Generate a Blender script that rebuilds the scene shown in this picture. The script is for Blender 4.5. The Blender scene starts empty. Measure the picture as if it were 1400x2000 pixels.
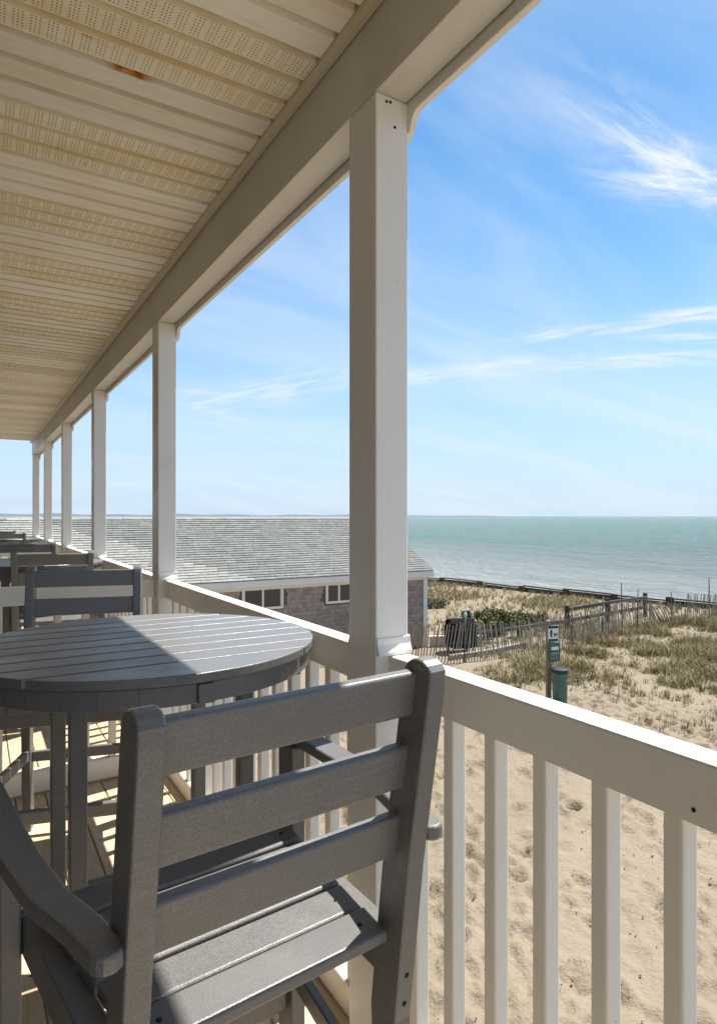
import bpy, bmesh, math, random
import numpy as np
from mathutils import Vector, Matrix
R = math.radians
random.seed(7); rng = np.random.default_rng(11)
SC = bpy.context.scene
COL = SC.collection

# ------------------------------------------------------------------ camera
CAM_H = 1.48                       # eye height above the deck (deck top is z = 0)
YAW = R(31.17)
cd = bpy.data.cameras.new('camera'); cam = bpy.data.objects.new('camera', cd); COL.objects.link(cam)
cd.sensor_fit = 'HORIZONTAL'; cd.sensor_width = 36; cd.lens = 36 * 1240 / 1400
cd.shift_y = 8 / 1400; cd.clip_start = 0.02; cd.clip_end = 60000
cam.location = (0, 0, CAM_H); cam.rotation_euler = (R(90), 0, -YAW)
SC.camera = cam

# ------------------------------------------------------------------ sun, sky, exposure
SUN_EL, SUN_AZ = R(63.4), R(9.5)   # azimuth counted from +X towards +Y
sd = Vector((math.cos(SUN_EL) * math.cos(SUN_AZ), math.cos(SUN_EL) * math.sin(SUN_AZ), math.sin(SUN_EL)))
sl = bpy.data.lights.new('sun', 'SUN'); sl.energy = 5.0; sl.angle = R(0.53); sl.color = (1, .955, .88)
so = bpy.data.objects.new('sun', sl); COL.objects.link(so); so.rotation_euler = sd.to_track_quat('Z', 'Y').to_euler(); so.location = (20, 5, 40)

W = bpy.data.worlds.new('World'); SC.world = W; W.use_nodes = True
nt = W.node_tree; N = nt.nodes; L = nt.links
for n in list(N): N.remove(n)
def wn(t, **k):
    n = N.new(t)
    for a, b in k.items(): setattr(n, a, b)
    return n
def wmath(op, a, b=None, clamp=False):
    n = wn('ShaderNodeMath', operation=op); n.use_clamp = clamp
    for i, v in enumerate((a, b)):
        if v is None: continue
        if isinstance(v, (int, float)): n.inputs[i].default_value = v
        else: L.new(v, n.inputs[i])
    return n.outputs[0]
sky = wn('ShaderNodeTexSky', sky_type='NISHITA'); sky.sun_disc = False
sky.sun_elevation = SUN_EL; sky.sun_rotation = R(90) - SUN_AZ; sky.altitude = 0; sky.air_density = 1.0; sky.dust_density = 0.1; sky.ozone_density = 3.0
tc = wn('ShaderNodeTexCoord'); sep = wn('ShaderNodeSeparateXYZ'); L.new(tc.outputs['Generated'], sep.inputs[0])
zc = wmath('MAXIMUM', sep.outputs[2], 0.0)
den = wmath('ADD', zc, 0.22)
px_ = wmath('DIVIDE', sep.outputs[0], den); py_ = wmath('DIVIDE', sep.outputs[1], den)
comb = wn('ShaderNodeCombineXYZ'); L.new(px_, comb.inputs[0]); L.new(py_, comb.inputs[1])
def cloud_layer(rot, scale, sx, sy, detail, rough, dist, lo, hi, off):
    mp = wn('ShaderNodeMapping'); mp.inputs['Rotation'].default_value = (0, 0, rot); mp.inputs['Scale'].default_value = (sx, sy, 1); mp.inputs['Location'].default_value = off
    L.new(comb.outputs[0], mp.inputs[0])
    nz = wn('ShaderNodeTexNoise'); nz.inputs['Scale'].default_value = scale; nz.inputs['Detail'].default_value = detail
    nz.inputs['Roughness'].default_value = rough; nz.inputs['Distortion'].default_value = dist
    L.new(mp.outputs[0], nz.inputs['Vector'])
    mr = wn('ShaderNodeMapRange', interpolation_type='SMOOTHSTEP'); mr.inputs[1].default_value = lo; mr.inputs[2].default_value = hi
    L.new(nz.outputs[0], mr.inputs[0]); return mr.outputs[0]
streak = cloud_layer(R(-52), 1.5, .75, 3.4, 9, .58, .8, .47, .86, (3.1, 1.7, 0))
patch = cloud_layer(R(20), 1.0, 1, 1, 4, .5, .3, .42, .72, (.4, 5.2, 0))
veil = cloud_layer(R(-35), .8, .8, 1.9, 7, .55, 1.2, .35, .85, (9, 2, 0))
c1 = wmath('MULTIPLY', streak, patch)
c2 = wmath('MULTIPLY', veil, .42)
def wisp(a, b, width, bend, noise_off, dens):
    # a drawn-out cirrus streak between two points of the cloud plane
    ax, ay = a; bx, by = b; ln = math.hypot(bx - ax, by - ay); an = math.atan2(by - ay, bx - ax)
    mp = wn('ShaderNodeMapping', vector_type='TEXTURE'); mp.inputs['Location'].default_value = (ax, ay, 0); mp.inputs['Rotation'].default_value = (0, 0, an); mp.inputs['Scale'].default_value = (ln, ln, 1)
    L.new(comb.outputs[0], mp.inputs[0]); sp = wn('ShaderNodeSeparateXYZ'); L.new(mp.outputs[0], sp.inputs[0])
    nz = wn('ShaderNodeTexNoise'); nz.inputs['Scale'].default_value = 1; nz.inputs['Detail'].default_value = 6; nz.inputs['Roughness'].default_value = .62; nz.inputs['Distortion'].default_value = .7
    m2 = wn('ShaderNodeMapping'); m2.inputs['Scale'].default_value = (2.6, 13, 1); m2.inputs['Location'].default_value = (noise_off, noise_off * 1.7, 0); m2.inputs['Rotation'].default_value = (0, 0, R(9)); L.new(mp.outputs[0], m2.inputs[0]); L.new(m2.outputs[0], nz.inputs['Vector'])
    u, v = sp.outputs[0], sp.outputs[1]
    v = wmath('SUBTRACT', v, wmath('MULTIPLY', wmath('MULTIPLY', u, wmath('SUBTRACT', 1.0, u)), bend))
    uu = wmath('SUBTRACT', u, .5); env = wmath('EXPONENT', wmath('MULTIPLY', wmath('ADD', wmath('POWER', wmath('MULTIPLY', wmath('ABSOLUTE', uu), 1.9), 4.0), wmath('POWER', wmath('DIVIDE', wmath('ABSOLUTE', v), width), 2.0)), -1.0))
    mr = wn('ShaderNodeMapRange', interpolation_type='SMOOTHSTEP'); mr.inputs[1].default_value = .34; mr.inputs[2].default_value = .78; L.new(nz.outputs[0], mr.inputs[0])
    return wmath('MULTIPLY', wmath('MULTIPLY', env, mr.outputs[0]), dens)
def plane_pt(px, py):
    u = (px - 700) / 1240; d = Vector((u * math.cos(YAW) + math.sin(YAW), -u * math.sin(YAW) + math.cos(YAW), (1008 - py) / 1240)).normalized(); return d.x / (d.z + .22), d.y / (d.z + .22)
wi = [wisp(plane_pt(1120, 170), plane_pt(1480, 420), .09, .06, 2.3, .85), wisp(plane_pt(1180, 330), plane_pt(1560, 400), .15, -.05, 7.1, .9), wisp(plane_pt(1030, 660), plane_pt(1560, 585), .07, .10, 11.3, 1.2),
      wisp(plane_pt(720, 745), plane_pt(1500, 690), .05, .03, 4.4, 1.2), wisp(plane_pt(1250, 660), plane_pt(1600, 660), .06, .0, 5.9, 1.1), wisp(plane_pt(380, 800), plane_pt(680, 730), .16, .05, 8.2, .8)]
cl = wmath('ADD', wmath('MULTIPLY', c1, .5), c2)
for w_ in wi: cl = wmath('ADD', cl, w_)
cl = wmath('MINIMUM', cl, .97)
hs = wn('ShaderNodeHueSaturation'); hs.inputs['Saturation'].default_value = 1.18; hs.inputs['Hue'].default_value = .492; hs.inputs['Value'].default_value = 1.0
L.new(sky.outputs[0], hs.inputs['Color'])
# pale blue air low over the sea
hz = wn('ShaderNodeMapRange', interpolation_type='SMOOTHSTEP'); hz.inputs[1].default_value = -.08; hz.inputs[2].default_value = .46; hz.inputs[3].default_value = 1.0; hz.inputs[4].default_value = 0
L.new(sep.outputs[2], hz.inputs[0])
hmix = wn('ShaderNodeMix', data_type='RGBA'); hmix.inputs[7].default_value = (3.2, 4.15, 5.25, 1); L.new(hz.outputs[0], hmix.inputs[0]); L.new(hs.outputs[0], hmix.inputs[6])
mixc = wn('ShaderNodeMix', data_type='RGBA'); mixc.inputs[7].default_value = (5.0, 5.3, 5.6, 1)
L.new(cl, mixc.inputs[0]); L.new(hmix.outputs[2], mixc.inputs[6])
bg = wn('ShaderNodeBackground'); bg.inputs[1].default_value = 0.094; L.new(mixc.outputs[2], bg.inputs[0])
wo = wn('ShaderNodeOutputWorld'); L.new(bg.outputs[0], wo.inputs[0])
SC.view_settings.view_transform = 'Standard'; SC.view_settings.look = 'None'; SC.view_settings.gamma = 1
SC.view_settings.use_curve_mapping = False; SC.view_settings.exposure = 0.96

# ------------------------------------------------------------------ material helpers
class Mat:
    def __init__(s, name, rough=.6, spec=.5):
        s.m = bpy.data.materials.new(name); s.m.use_nodes = True; s.t = s.m.node_tree; s.n = s.t.nodes; s.l = s.t.links
        s.b = s.n['Principled BSDF']; s.b.inputs['Roughness'].default_value = rough; s.b.inputs['Specular IOR Level'].default_value = spec
        s.c = None
    def node(s, t, **k):
        n = s.n.new(t)
        for a, b in k.items(): setattr(n, a, b)
        return n
    def coord(s, kind='Object', scale=(1, 1, 1), rot=(0, 0, 0), loc=(0, 0, 0)):
        if s.c is None: s.c = s.node('ShaderNodeTexCoord'); s.g = s.node('ShaderNodeNewGeometry'); s.oi = s.node('ShaderNodeObjectInfo')
        mp = s.node('ShaderNodeMapping'); mp.inputs['Scale'].default_value = scale; mp.inputs['Rotation'].default_value = rot; mp.inputs['Location'].default_value = loc
        s.l.new(s.g.outputs['Position'] if kind == 'World' else s.c.outputs[kind], mp.inputs[0])
        return mp.outputs[0]
    def rand_coord(s, scale=(1, 1, 1)):
        v = s.coord('Object', scale)
        a = s.node('ShaderNodeVectorMath', operation='MULTIPLY_ADD'); a.inputs[1].default_value = (1, 1, 1)
        c = s.node('ShaderNodeVectorMath', operation='SCALE'); c.inputs[0].default_value = (17, 31, 23); s.l.new(s.oi.outputs['Random'], c.inputs['Scale'])
        s.l.new(v, a.inputs[0]); s.l.new(c.outputs[0], a.inputs[2]); return a.outputs[0]
    def noise(s, vec, scale, detail=4, rough=.55, dist=0):
        n = s.node('ShaderNodeTexNoise'); n.inputs['Scale'].default_value = scale; n.inputs['Detail'].default_value = detail
        n.inputs['Roughness'].default_value = rough; n.inputs['Distortion'].default_value = dist; s.l.new(vec, n.inputs['Vector']); return n.outputs[0]
    def ramp(s, f, stops):
        r = s.node('ShaderNodeValToRGB'); e = r.color_ramp.elements
        while len(e) > 1: e.remove(e[0])
        for i, (p, c) in enumerate(stops):
            x = e[0] if i == 0 else e.new(p)
            x.position = p; x.color = (c[0], c[1], c[2], 1) if not isinstance(c, (int, float)) else (c, c, c, 1)
        s.l.new(f, r.inputs[0]); return r.outputs[0]
    def mix(s, f, a, b, mode='MIX'):
        n = s.node('ShaderNodeMix', data_type='RGBA', blend_type=mode)
        for i, v in ((0, f), (6, a), (7, b)):
            if isinstance(v, (int, float)): n.inputs[i].default_value = v
            elif isinstance(v, tuple): n.inputs[i].default_value = (*v, 1)
            else: s.l.new(v, n.inputs[i])
        return n.outputs[2]
    def math(s, op, a, b=None, c=None):
        n = s.node('ShaderNodeMath', operation=op)
        for i, v in enumerate((a, b, c)):
            if v is None: continue
            if isinstance(v, (int, float)): n.inputs[i].default_value = v
            else: s.l.new(v, n.inputs[i])
        return n.outputs[0]
    def maprange(s, f, a, b, c=0., d=1., smooth=True):
        n = s.node('ShaderNodeMapRange', interpolation_type='SMOOTHSTEP' if smooth else 'LINEAR')
        for i, v in enumerate((a, b, c, d)): n.inputs[i + 1].default_value = v
        s.l.new(f, n.inputs[0]); return n.outputs[0]
    def col(s, v):
        if isinstance(v, tuple): s.b.inputs['Base Color'].default_value = (*v, 1)
        else: s.l.new(v, s.b.inputs['Base Color'])
        return s
    def rough(s, v): s.l.new(v, s.b.inputs['Roughness']); return s
    def bump(s, h, strength=.3, dist=.01):
        n = s.node('ShaderNodeBump'); n.inputs['Strength'].default_value = strength; n.inputs['Distance'].default_value = dist
        s.l.new(h, n.inputs['Height']); s.l.new(n.outputs[0], s.b.inputs['Normal']); return s
def sc3(c, k): return tuple(min(1, x * k) for x in c)

def mat_paint(name, base, dirt=(.42, .36, .27), rough=.42, dirtamt=.25, grain=(30, 30, 3)):
    m = Mat(name, rough); v = m.rand_coord(); vw = m.coord('World')
    n1 = m.noise(vw, 3.2, 6, .6); n2 = m.noise(m.rand_coord(grain), 6, 4, .6)
    f = m.maprange(n1, .50, .82, 0, dirtamt)
    c = m.mix(f, base, dirt)
    c = m.mix(m.maprange(n2, .35, .75, 0, .12), c, sc3(base, .78))
    sp = m.maprange(m.noise(v, 55, 2), .735, .77, 0, .55)
    c = m.mix(sp, c, (.25, .2, .14))
    m.col(c).bump(n2, .12, .004); m.rough(m.maprange(n1, .3, .8, rough - .08, rough + .15)); return m.m
M = {}
M['white'] = mat_paint('white_trim_paint', (.80, .77, .70), dirtamt=.16)
M['post'] = mat_paint('post_paint', (.79, .775, .75), dirtamt=.14)
M['beam'] = mat_paint('shade_toned_beam_paint', (.66, .63, .58), dirt=(.40, .34, .27), dirtamt=.3)  # shade on the beam's porch side is put into this darker tone
M['trimc'] = mat_paint('cream_trim_paint', (.62, .53, .37), dirt=(.35, .26, .14), dirtamt=.3)

def mat_plastic(name, base):
    m = Mat(name, .42, .8); v = m.rand_coord(); vg = m.rand_coord((1, 1, 1))
    n1 = m.noise(vg, 420, 3, .6); n2 = m.noise(v, 5, 5, .6); n3 = m.noise(v, 60, 3, .6)
    c = m.mix(m.maprange(n1, .35, .65), sc3(base, .74), sc3(base, 1.2))
    c = m.mix(m.maprange(n2, .5, .8, 0, .35), c, (.20, .178, .155))
    br = m.noise(m.rand_coord((3, 60, 60)), 3, 4, .6); c = m.mix(m.maprange(br, .5, .8, 0, .35), c, (.25, .24, .225)); c = m.mix(m.maprange(m.noise(v, 17, 5, .7), .62, .78, 0, .5), c, (.29, .275, .25))
    m.col(c); h = m.math('ADD', m.math('MULTIPLY', n1, .6), m.math('MULTIPLY', n3, .5)); m.bump(h, .35, .0025)
    m.rough(m.maprange(n2, .3, .7, .28, .42)); return m.m
M['grey'] = mat_plastic('slate_grey_plastic_lumber', (.148, .143, .140))
M['screw'] = Mat('dark_screw', .35).col((.02, .02, .022)).m; M['screw'].node_tree.nodes['Principled BSDF'].inputs['Metallic'].default_value = .6

# deck boards
m = Mat('tan_deck_paint', .55); v = m.rand_coord((14, 1.2, 14)); g = m.noise(v, 5, 6, .62)
w = m.noise(m.coord('World'), 2.3, 5, .6)
c = m.mix(m.maprange(g, .3, .75), (.62, .49, .325), (.48, .365, .23)); c = m.mix(m.maprange(w, .48, .75, 0, .5), c, (.68, .58, .43))
rnd = m.maprange(m.oi.outputs['Random'], 0, 1, .86, 1.08, False); c = m.mix(1.0, c, rnd, 'MULTIPLY')
c = m.mix(m.maprange(m.noise(m.coord('World'), 38, 2), .70, .74, 0, .6), c, (.25, .16, .09))
m.col(c).bump(g, .25, .004); M['deck'] = m.m

# soffit
def mat_soffit(name, perf):
    m = Mat(name, .5); vw = m.coord('World'); sp = m.node('ShaderNodeSeparateXYZ'); m.l.new(vw, sp.inputs[0])
    n1 = m.noise(m.coord('World', (.7, 2.5, 1)), 2.2, 6, .62); n2 = m.noise(m.coord('World', (3, 30, 1)), 1.6, 4, .6)
    c = m.mix(m.maprange(n1, .42, .72), (.82, .75, .58) if perf else (.86, .82, .73), (.76, .64, .40) if perf else (.82, .73, .56)); c = m.mix(m.maprange(n2, .45, .75, 0, .35), c, (.60, .48, .29))
    tint = m.maprange(m.oi.outputs['Random'], 0, 1, .9, 1.05, False); c = m.mix(1.0, c, tint, 'MULTIPLY')
    c = m.mix(m.maprange(m.noise(vw, 26, 3, .7), .70, .76, 0, .8), c, (.20, .12, .05))
    # a rusty drip by a joint
    for (rx, ry, rr) in ((.372, 1.997, .045), (.425, 1.999, .055), (.27, 1.90, .03), (.33, 2.99, .02), (.25, 3.68, .02), (.15, 4.6, .03), (.36, 5.4, .03)):
        d = m.node('ShaderNodeVectorMath', operation='DISTANCE'); mp = m.coord('World', (.8, 4.2, 0)); m.l.new(mp, d.inputs[0]); d.inputs[1].default_value = (rx * .8, ry * 4.2, 0)
        dd = m.math('ADD', d.outputs[1], m.math('MULTIPLY', m.math('SUBTRACT', m.noise(vw, 45, 3), .5), .03))
        c = m.mix(m.maprange(dd, rr * .1, rr, .9, 0), c, (.58, .27, .03))
        c = m.mix(m.maprange(dd, 0, rr * .3, .85, 0), c, (.22, .085, .01))
    if perf:
        def wave(o, pitch, off=0.):
            return m.math('SUBTRACT', m.math('FRACT', m.math('ADD', m.math('DIVIDE', o, pitch), off)), .5)
        oc = m.coord('Object'); so_ = m.node('ShaderNodeSeparateXYZ'); m.l.new(oc, so_.inputs[0])
        pxx, pyy = .0105, .0112
        fx = m.math('MULTIPLY', wave(so_.outputs[0], pxx), pxx); fy = m.math('MULTIPLY', wave(so_.outputs[1], pyy), pyy)
        d2 = m.math('SQRT', m.math('ADD', m.math('MULTIPLY', fx, fx), m.math('MULTIPLY', fy, fy)))
        hole = m.maprange(d2, .0016, .0027, 1, 0)
        band = m.math('ABSOLUTE', m.math('SUBTRACT', m.math('FRACT', m.math('DIVIDE', m.math('SUBTRACT', so_.outputs[1], -.006), .111)), .5))
        inb = m.maprange(band, .33, .34, 1, 0)
        fk = m.math('LESS_THAN', m.math('FRACT', m.math('DIVIDE', so_.outputs[0], pxx * 4)), .75)
        hole = m.math('MULTIPLY', m.math('MULTIPLY', hole, inb), fk)
        c = m.mix(hole, c, (.05, .035, .02))
    m.col(c).bump(n2, .08, .003); return m.m
M['soffit'] = mat_soffit('cream_soffit_vinyl', False); M['soffit_perf'] = mat_soffit('perforated_soffit_vinyl', True)

# cedar shingles (house wall) and asphalt roof shingles
def mat_shingle(name, a, b, c_, rough, sx=(1, 1, 1)):
    m = Mat(name, rough, .25); v = m.rand_coord(sx); n1 = m.noise(v, 9, 5, .65); nw = m.noise(m.coord('World'), .9, 4, .6); nf = m.noise(m.coord('World', (9, 9, 1.2)), 4, 4, .6)
    at = m.node('ShaderNodeAttribute', attribute_name='tint')
    c = m.mix(m.maprange(n1, .3, .7), a, b); c = m.mix(m.maprange(nw, .45, .75, 0, .6), c, c_)
    t = m.math('ADD', m.math('MULTIPLY', m.oi.outputs['Random'], .0), .0)
    c = m.mix(m.maprange(nf, .35, .75, 0, .35), c, sc3(a, .6))
    c = m.mix(1.0, c, at.outputs['Color'], 'MULTIPLY')
    m.col(c).bump(n1, .3, .01); return m.m
M['cedar'] = mat_shingle('weathered_cedar_shingle', (.30, .265, .265), (.40, .36, .35), (.25, .205, .19), .8)
M['roofing'] = mat_shingle('grey_asphalt_shingle', (.25, .25, .235), (.335, .333, .305), (.29, .295, .245), .9)
m = Mat('house_sheathing', .8).col((.12, .105, .1)); M['sheath'] = m.m
m = Mat('window_glass', .06).col((.02, .025, .03)); m.b.inputs['Specular IOR Level'].default_value = .8; M['glass'] = m.m
m = Mat('clapboard_paint', .6); m.col(m.mix(m.maprange(m.noise(m.coord('World'), 1.4, 5), .4, .7), (.075, .06, .05), (.055, .045, .036))); M['clap'] = m.m  # very dark, to cut bounce light from the unseen porch wall

# weathered fence wood
def mat_wood(name, a, b, rough=.8, st=(25, 25, 2)):
    m = Mat(name, rough, .25); n = m.noise(m.rand_coord(st), 4, 5, .65); w = m.noise(m.coord('World'), 1.3, 3)
    c = m.mix(m.maprange(n, .3, .72), a, b); c = m.mix(1.0, c, m.maprange(m.oi.outputs['Random'], 0, 1, .7, 1.15, False), 'MULTIPLY')
    m.col(c).bump(n, .4, .006); return m.m
M['slat'] = mat_wood('weathered_snow_fence_slat', (.40, .35, .29), (.27, .225, .18))
M['timber'] = mat_wood('grey_weathered_timber', (.20, .18, .155), (.12, .105, .09))
M['darktimber'] = mat_wood('dark_wet_timber', (.10, .075, .055), (.05, .038, .028))
M['brownpost'] = mat_wood('brown_post_wood', (.34, .25, .18), (.24, .17, .115))
M['wire'] = Mat('rusty_wire', .7).col((.12, .09, .07)).m
m = Mat('green_plastic_bin', .4); m.col(m.mix(m.maprange(m.noise(m.coord('Object'), 9, 4), .4, .75), (.05, .135, .105), (.075, .17, .135))); M['green'] = m.m
m = Mat('green_enamel_box', .35); m.col(m.mix(m.maprange(m.noise(m.coord('Object'), 14, 4), .4, .75), (.02, .11, .08), (.035, .15, .115))); M['greenbox'] = m.m
M['black'] = Mat('black_plastic', .45).col((.018, .018, .02)).m
M['signwhite'] = Mat('white_sign_enamel', .4).col((.72, .72, .70)).m
M['ink'] = Mat('black_sign_ink', .6).col((.02, .02, .025)).m
m = Mat('black_grill_cover', .85, .1); n = m.noise(m.coord('Object', (1, 1, .5)), 7, 5, .6); m.col(m.mix(n, (.006, .006, .007), (.014, .013, .014))).bump(n, .9, .05); M['cover'] = m.m
m = Mat('pale_blue_bottle', .3).col((.50, .70, .78)); M['bottle'] = m.m

# sand
m = Mat('beach_sand', .92, .15); vw = m.coord('World')
n1 = m.noise(vw, .35, 5, .6); n2 = m.noise(vw, 3.2, 6, .65); n3 = m.noise(vw, 90, 3, .7); n4 = m.noise(vw, 14, 4, .6)
c = m.mix(m.maprange(n1, .35, .7), (.285, .235, .168), (.245, .20, .14)); c = m.mix(m.maprange(n2, .4, .75, 0, .4), c, (.222, .177, .122))
c = m.mix(m.maprange(n3, .3, .72, 0, .45), c, (.18, .146, .107)); c = m.mix(m.maprange(m.noise(vw, 23, 2), .73, .76, 0, .8), c, (.13, .09, .06))
h = m.math('ADD', m.math('MULTIPLY', n4, .7), m.math('MULTIPLY', n3, .12)); h = m.math('ADD', h, m.math('MULTIPLY', n2, 1.2))
m.col(c).bump(h, .7, .07); M['sand'] = m.m

# sea
m = Mat('sea_water', .14, .28); vw = m.coord('World'); sp = m.node('ShaderNodeSeparateXYZ'); m.l.new(vw, sp.inputs[0])
big = m.noise(m.coord('World', (.010, .006, 1)), 1.0, 5, .6); mid = m.noise(m.coord('World', (.045, .02, 1)), 1.0, 5, .6)
c = m.mix(m.maprange(big, .42, .62), (.13, .195, .155), (.085, .225, .155)); c = m.mix(m.maprange(mid, .45, .75, 0, .55), c, (.15, .205, .175))
shx = m.math('ADD', sp.outputs[0], m.math('MULTIPLY', m.math('SUBTRACT', mid, .5), 26))
c = m.mix(m.maprange(shx, 72, 125, 1, 0), c, (.26, .31, .26)); c = m.mix(m.maprange(shx, 50, 82, .95, 0), c, (.52, .52, .46))
m.col(c)
wv = m.noise(m.coord('World', (.9, .42, 1)), 1.0, 6, .66, .4); wv2 = m.noise(m.coord('World', (.10, .035, 1)), 1.0, 5, .6, .3)
m.bump(m.math('ADD', wv, m.math('MULTIPLY', wv2, 2.6)), 1.0, 4.0); m.b.inputs['IOR'].default_value = 1.33; M['sea'] = m.m
m = Mat('far_coast', .95, .1); m.col(m.mix(m.noise(m.coord('World', (.004, .004, .02)), 1, 4), (.10, .13, .165), (.14, .165, .19))); M['coast'] = m.m  # distance haze is put into the coast's blue-grey colour
def mat_leaf(name, rough=.7):
    m = Mat(name, rough, .25); a = m.node('ShaderNodeAttribute', attribute_name='tint'); m.col(a.outputs['Color']); return m.m
M['grass'] = mat_leaf('dune_grass'); M['leaf'] = mat_leaf('shrub_leaf')
m = Mat('seaweed_scraps', .9).col((.05, .038, .028)); M['scrap'] = m.m

# ------------------------------------------------------------------ object helpers
def link(name, me, mat=None, parent=None, loc=None, rot=None):
    o = bpy.data.objects.new(name, me); COL.objects.link(o)
    if mat is not None and me is not None and not me.materials: me.materials.append(mat)
    if parent is not None: o.parent = parent
    if loc is not None: o.location = loc
    if rot is not None: o.rotation_euler = rot
    return o
def tag(o, label=None, cat=None, group=None, kind=None):
    if label: o['label'] = label
    if cat: o['category'] = cat
    if group: o['group'] = group
    if kind: o['kind'] = kind
    return o
def empty(name, loc=(0, 0, 0), rz=0, **k):
    o = bpy.data.objects.new(name, None); COL.objects.link(o); o.location = loc; o.rotation_euler = (0, 0, rz); o.empty_display_size = .1
    return tag(o, **k)
def to_mesh(bm, name='m', smooth=False):
    bmesh.ops.recalc_face_normals(bm, faces=bm.faces)
    me = bpy.data.meshes.new(name); bm.to_mesh(me); bm.free()
    if smooth:
        for p in me.polygons: p.use_smooth = True
    return me
def box_mesh(lo, hi, bev=0, seg=2):
    bm = bmesh.new(); bmesh.ops.create_cube(bm, size=1)
    for v in bm.verts: v.co = Vector(((lo[i] + hi[i]) / 2 + v.co[i] * (hi[i] - lo[i]) for i in range(3)))
    if bev: bmesh.ops.bevel(bm, geom=bm.edges[:], offset=bev, segments=seg, profile=.5, affect='EDGES')
    me = to_mesh(bm, 'box')
    return me
def part_box(name, lo, hi, mat, parent, bev=.003, seg=2, rot=None):
    c = [(a + b) / 2 for a, b in zip(lo, hi)]
    me = box_mesh([a - x for a, x in zip(lo, c)], [b - x for b, x in zip(hi, c)], bev, seg)
    return link(name, me, mat, parent, c, rot)
def prism_mesh(pts, t0, t1, axis='x', bev=0, seg=2, caps_only=False):
    """closed 2-D outline extruded between t0 and t1 along axis. axis x: pts are (y,z); y: (x,z); z: (x,y)"""
    def mk(p, t): return {'x': (t, p[0], p[1]), 'y': (p[0], t, p[1]), 'z': (p[0], p[1], t)}[axis]
    bm = bmesh.new(); a = [bm.verts.new(mk(p, t0)) for p in pts]; b = [bm.verts.new(mk(p, t1)) for p in pts]
    n = len(pts); fa = bm.faces.new(a); fb = bm.faces.new(b[::-1])
    for i in range(n): bm.faces.new((a[i], a[(i + 1) % n], b[(i + 1) % n], b[i]))
    bmesh.ops.recalc_face_normals(bm, faces=bm.faces)
    if bev:
        e = set(fa.edges) | set(fb.edges)
        bmesh.ops.bevel(bm, geom=list(e), offset=bev, segments=seg, profile=.5, affect='EDGES')
    return to_mesh(bm, 'prism')
def beam_mesh(p0, p1, w, h, bev=.003):
    """square bar between two points"""
    p0, p1 = Vector(p0), Vector(p1); d = p1 - p0; ln = d.length
    me = box_mesh((-ln / 2, -w / 2, -h / 2), (ln / 2, w / 2, h / 2), bev, 1)
    q = d.to_track_quat('X', 'Z'); me.transform(Matrix.Translation((p0 + p1) / 2) @ q.to_matrix().to_4x4()); return me
def tube_mesh(pts, r, seg=6):
    bm = bmesh.new(); rings = []
    pts = [Vector(p) for p in pts]
    for i, p in enumerate(pts):
        d = (pts[min(i + 1, len(pts) - 1)] - pts[max(i - 1, 0)]).normalized(); q = d.to_track_quat('Z', 'Y')
        rr = r[i] if isinstance(r, (list, tuple)) else r
        rings.append([bm.verts.new(p + q @ Vector((rr * math.cos(2 * math.pi * k / seg), rr * math.sin(2 * math.pi * k / seg), 0))) for k in range(seg)])
    for a, b in zip(rings, rings[1:]):
        for k in range(seg): bm.faces.new((a[k], a[(k + 1) % seg], b[(k + 1) % seg], b[k]))
    bm.faces.new(rings[0]); bm.faces.new(rings[-1])
    return to_mesh(bm, 'tube', True)
def lathe_mesh(prof, seg=32, smooth=True):
    bm = bmesh.new(); rings = []
    for (r, z) in prof: rings.append([bm.verts.new((r * math.cos(2 * math.pi * k / seg), r * math.sin(2 * math.pi * k / seg), z)) for k in range(seg)])
    for a, b in zip(rings, rings[1:]):
        for k in range(seg): bm.faces.new((a[k], a[(k + 1) % seg], b[(k + 1) % seg], b[k]))
    bm.faces.new(rings[0]); bm.faces.new(rings[-1])
    me = to_mesh(bm, 'lathe')
    if smooth:
        me.set_sharp_from_angle(angle=R(35)) if hasattr(me, 'set_sharp_from_angle') else None
        for p in me.polygons: p.use_smooth = True
        me.set_sharp_from_angle(angle=R(35)) if hasattr(me, 'set_sharp_from_angle') else None
    return me
def copy_tree(o, parent=None):
    c = o.copy(); COL.objects.link(c); c.parent = parent
    for ch in list(o.children): copy_tree(ch, c)
    return c
def raw_mesh(name, verts, faces_idx, nper, tint=None):
    verts = np.asarray(verts, np.float32); f = np.asarray(faces_idx, np.int32)
    me = bpy.data.meshes.new(name); me.vertices.add(len(verts)); me.vertices.foreach_set('co', verts.ravel())
    me.loops.add(f.size); me.loops.foreach_set('vertex_index', f.ravel())
    me.polygons.add(len(f)); me.polygons.foreach_set('loop_start', np.arange(0, f.size, nper, dtype=np.int32)); me.polygons.foreach_set('loop_total', np.full(len(f), nper, np.int32))
    me.update(calc_edges=True)
    if tint is not None:
        a = me.color_attributes.new('tint', 'FLOAT_COLOR', 'POINT'); t = np.ones((len(verts), 4), np.float32); t[:, :3] = tint; a.data.foreach_set('color', t.ravel())
    return me
def solid_tint(me, c=(1, 1, 1)):
    a = me.color_attributes.new('tint', 'FLOAT_COLOR', 'POINT')
    a.data.foreach_set('color', np.tile(np.array([*c, 1], np.float32), len(me.vertices))); return me
CS, SN = math.cos(YAW), math.sin(YAW)
def project(p):
    x, y, z = p; D = SN * x + CS * y; lat = CS * x - SN * y
    return 700 + 1240 * lat / D, 1008 - 1240 * (z - CAM_H) / D, D

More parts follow.
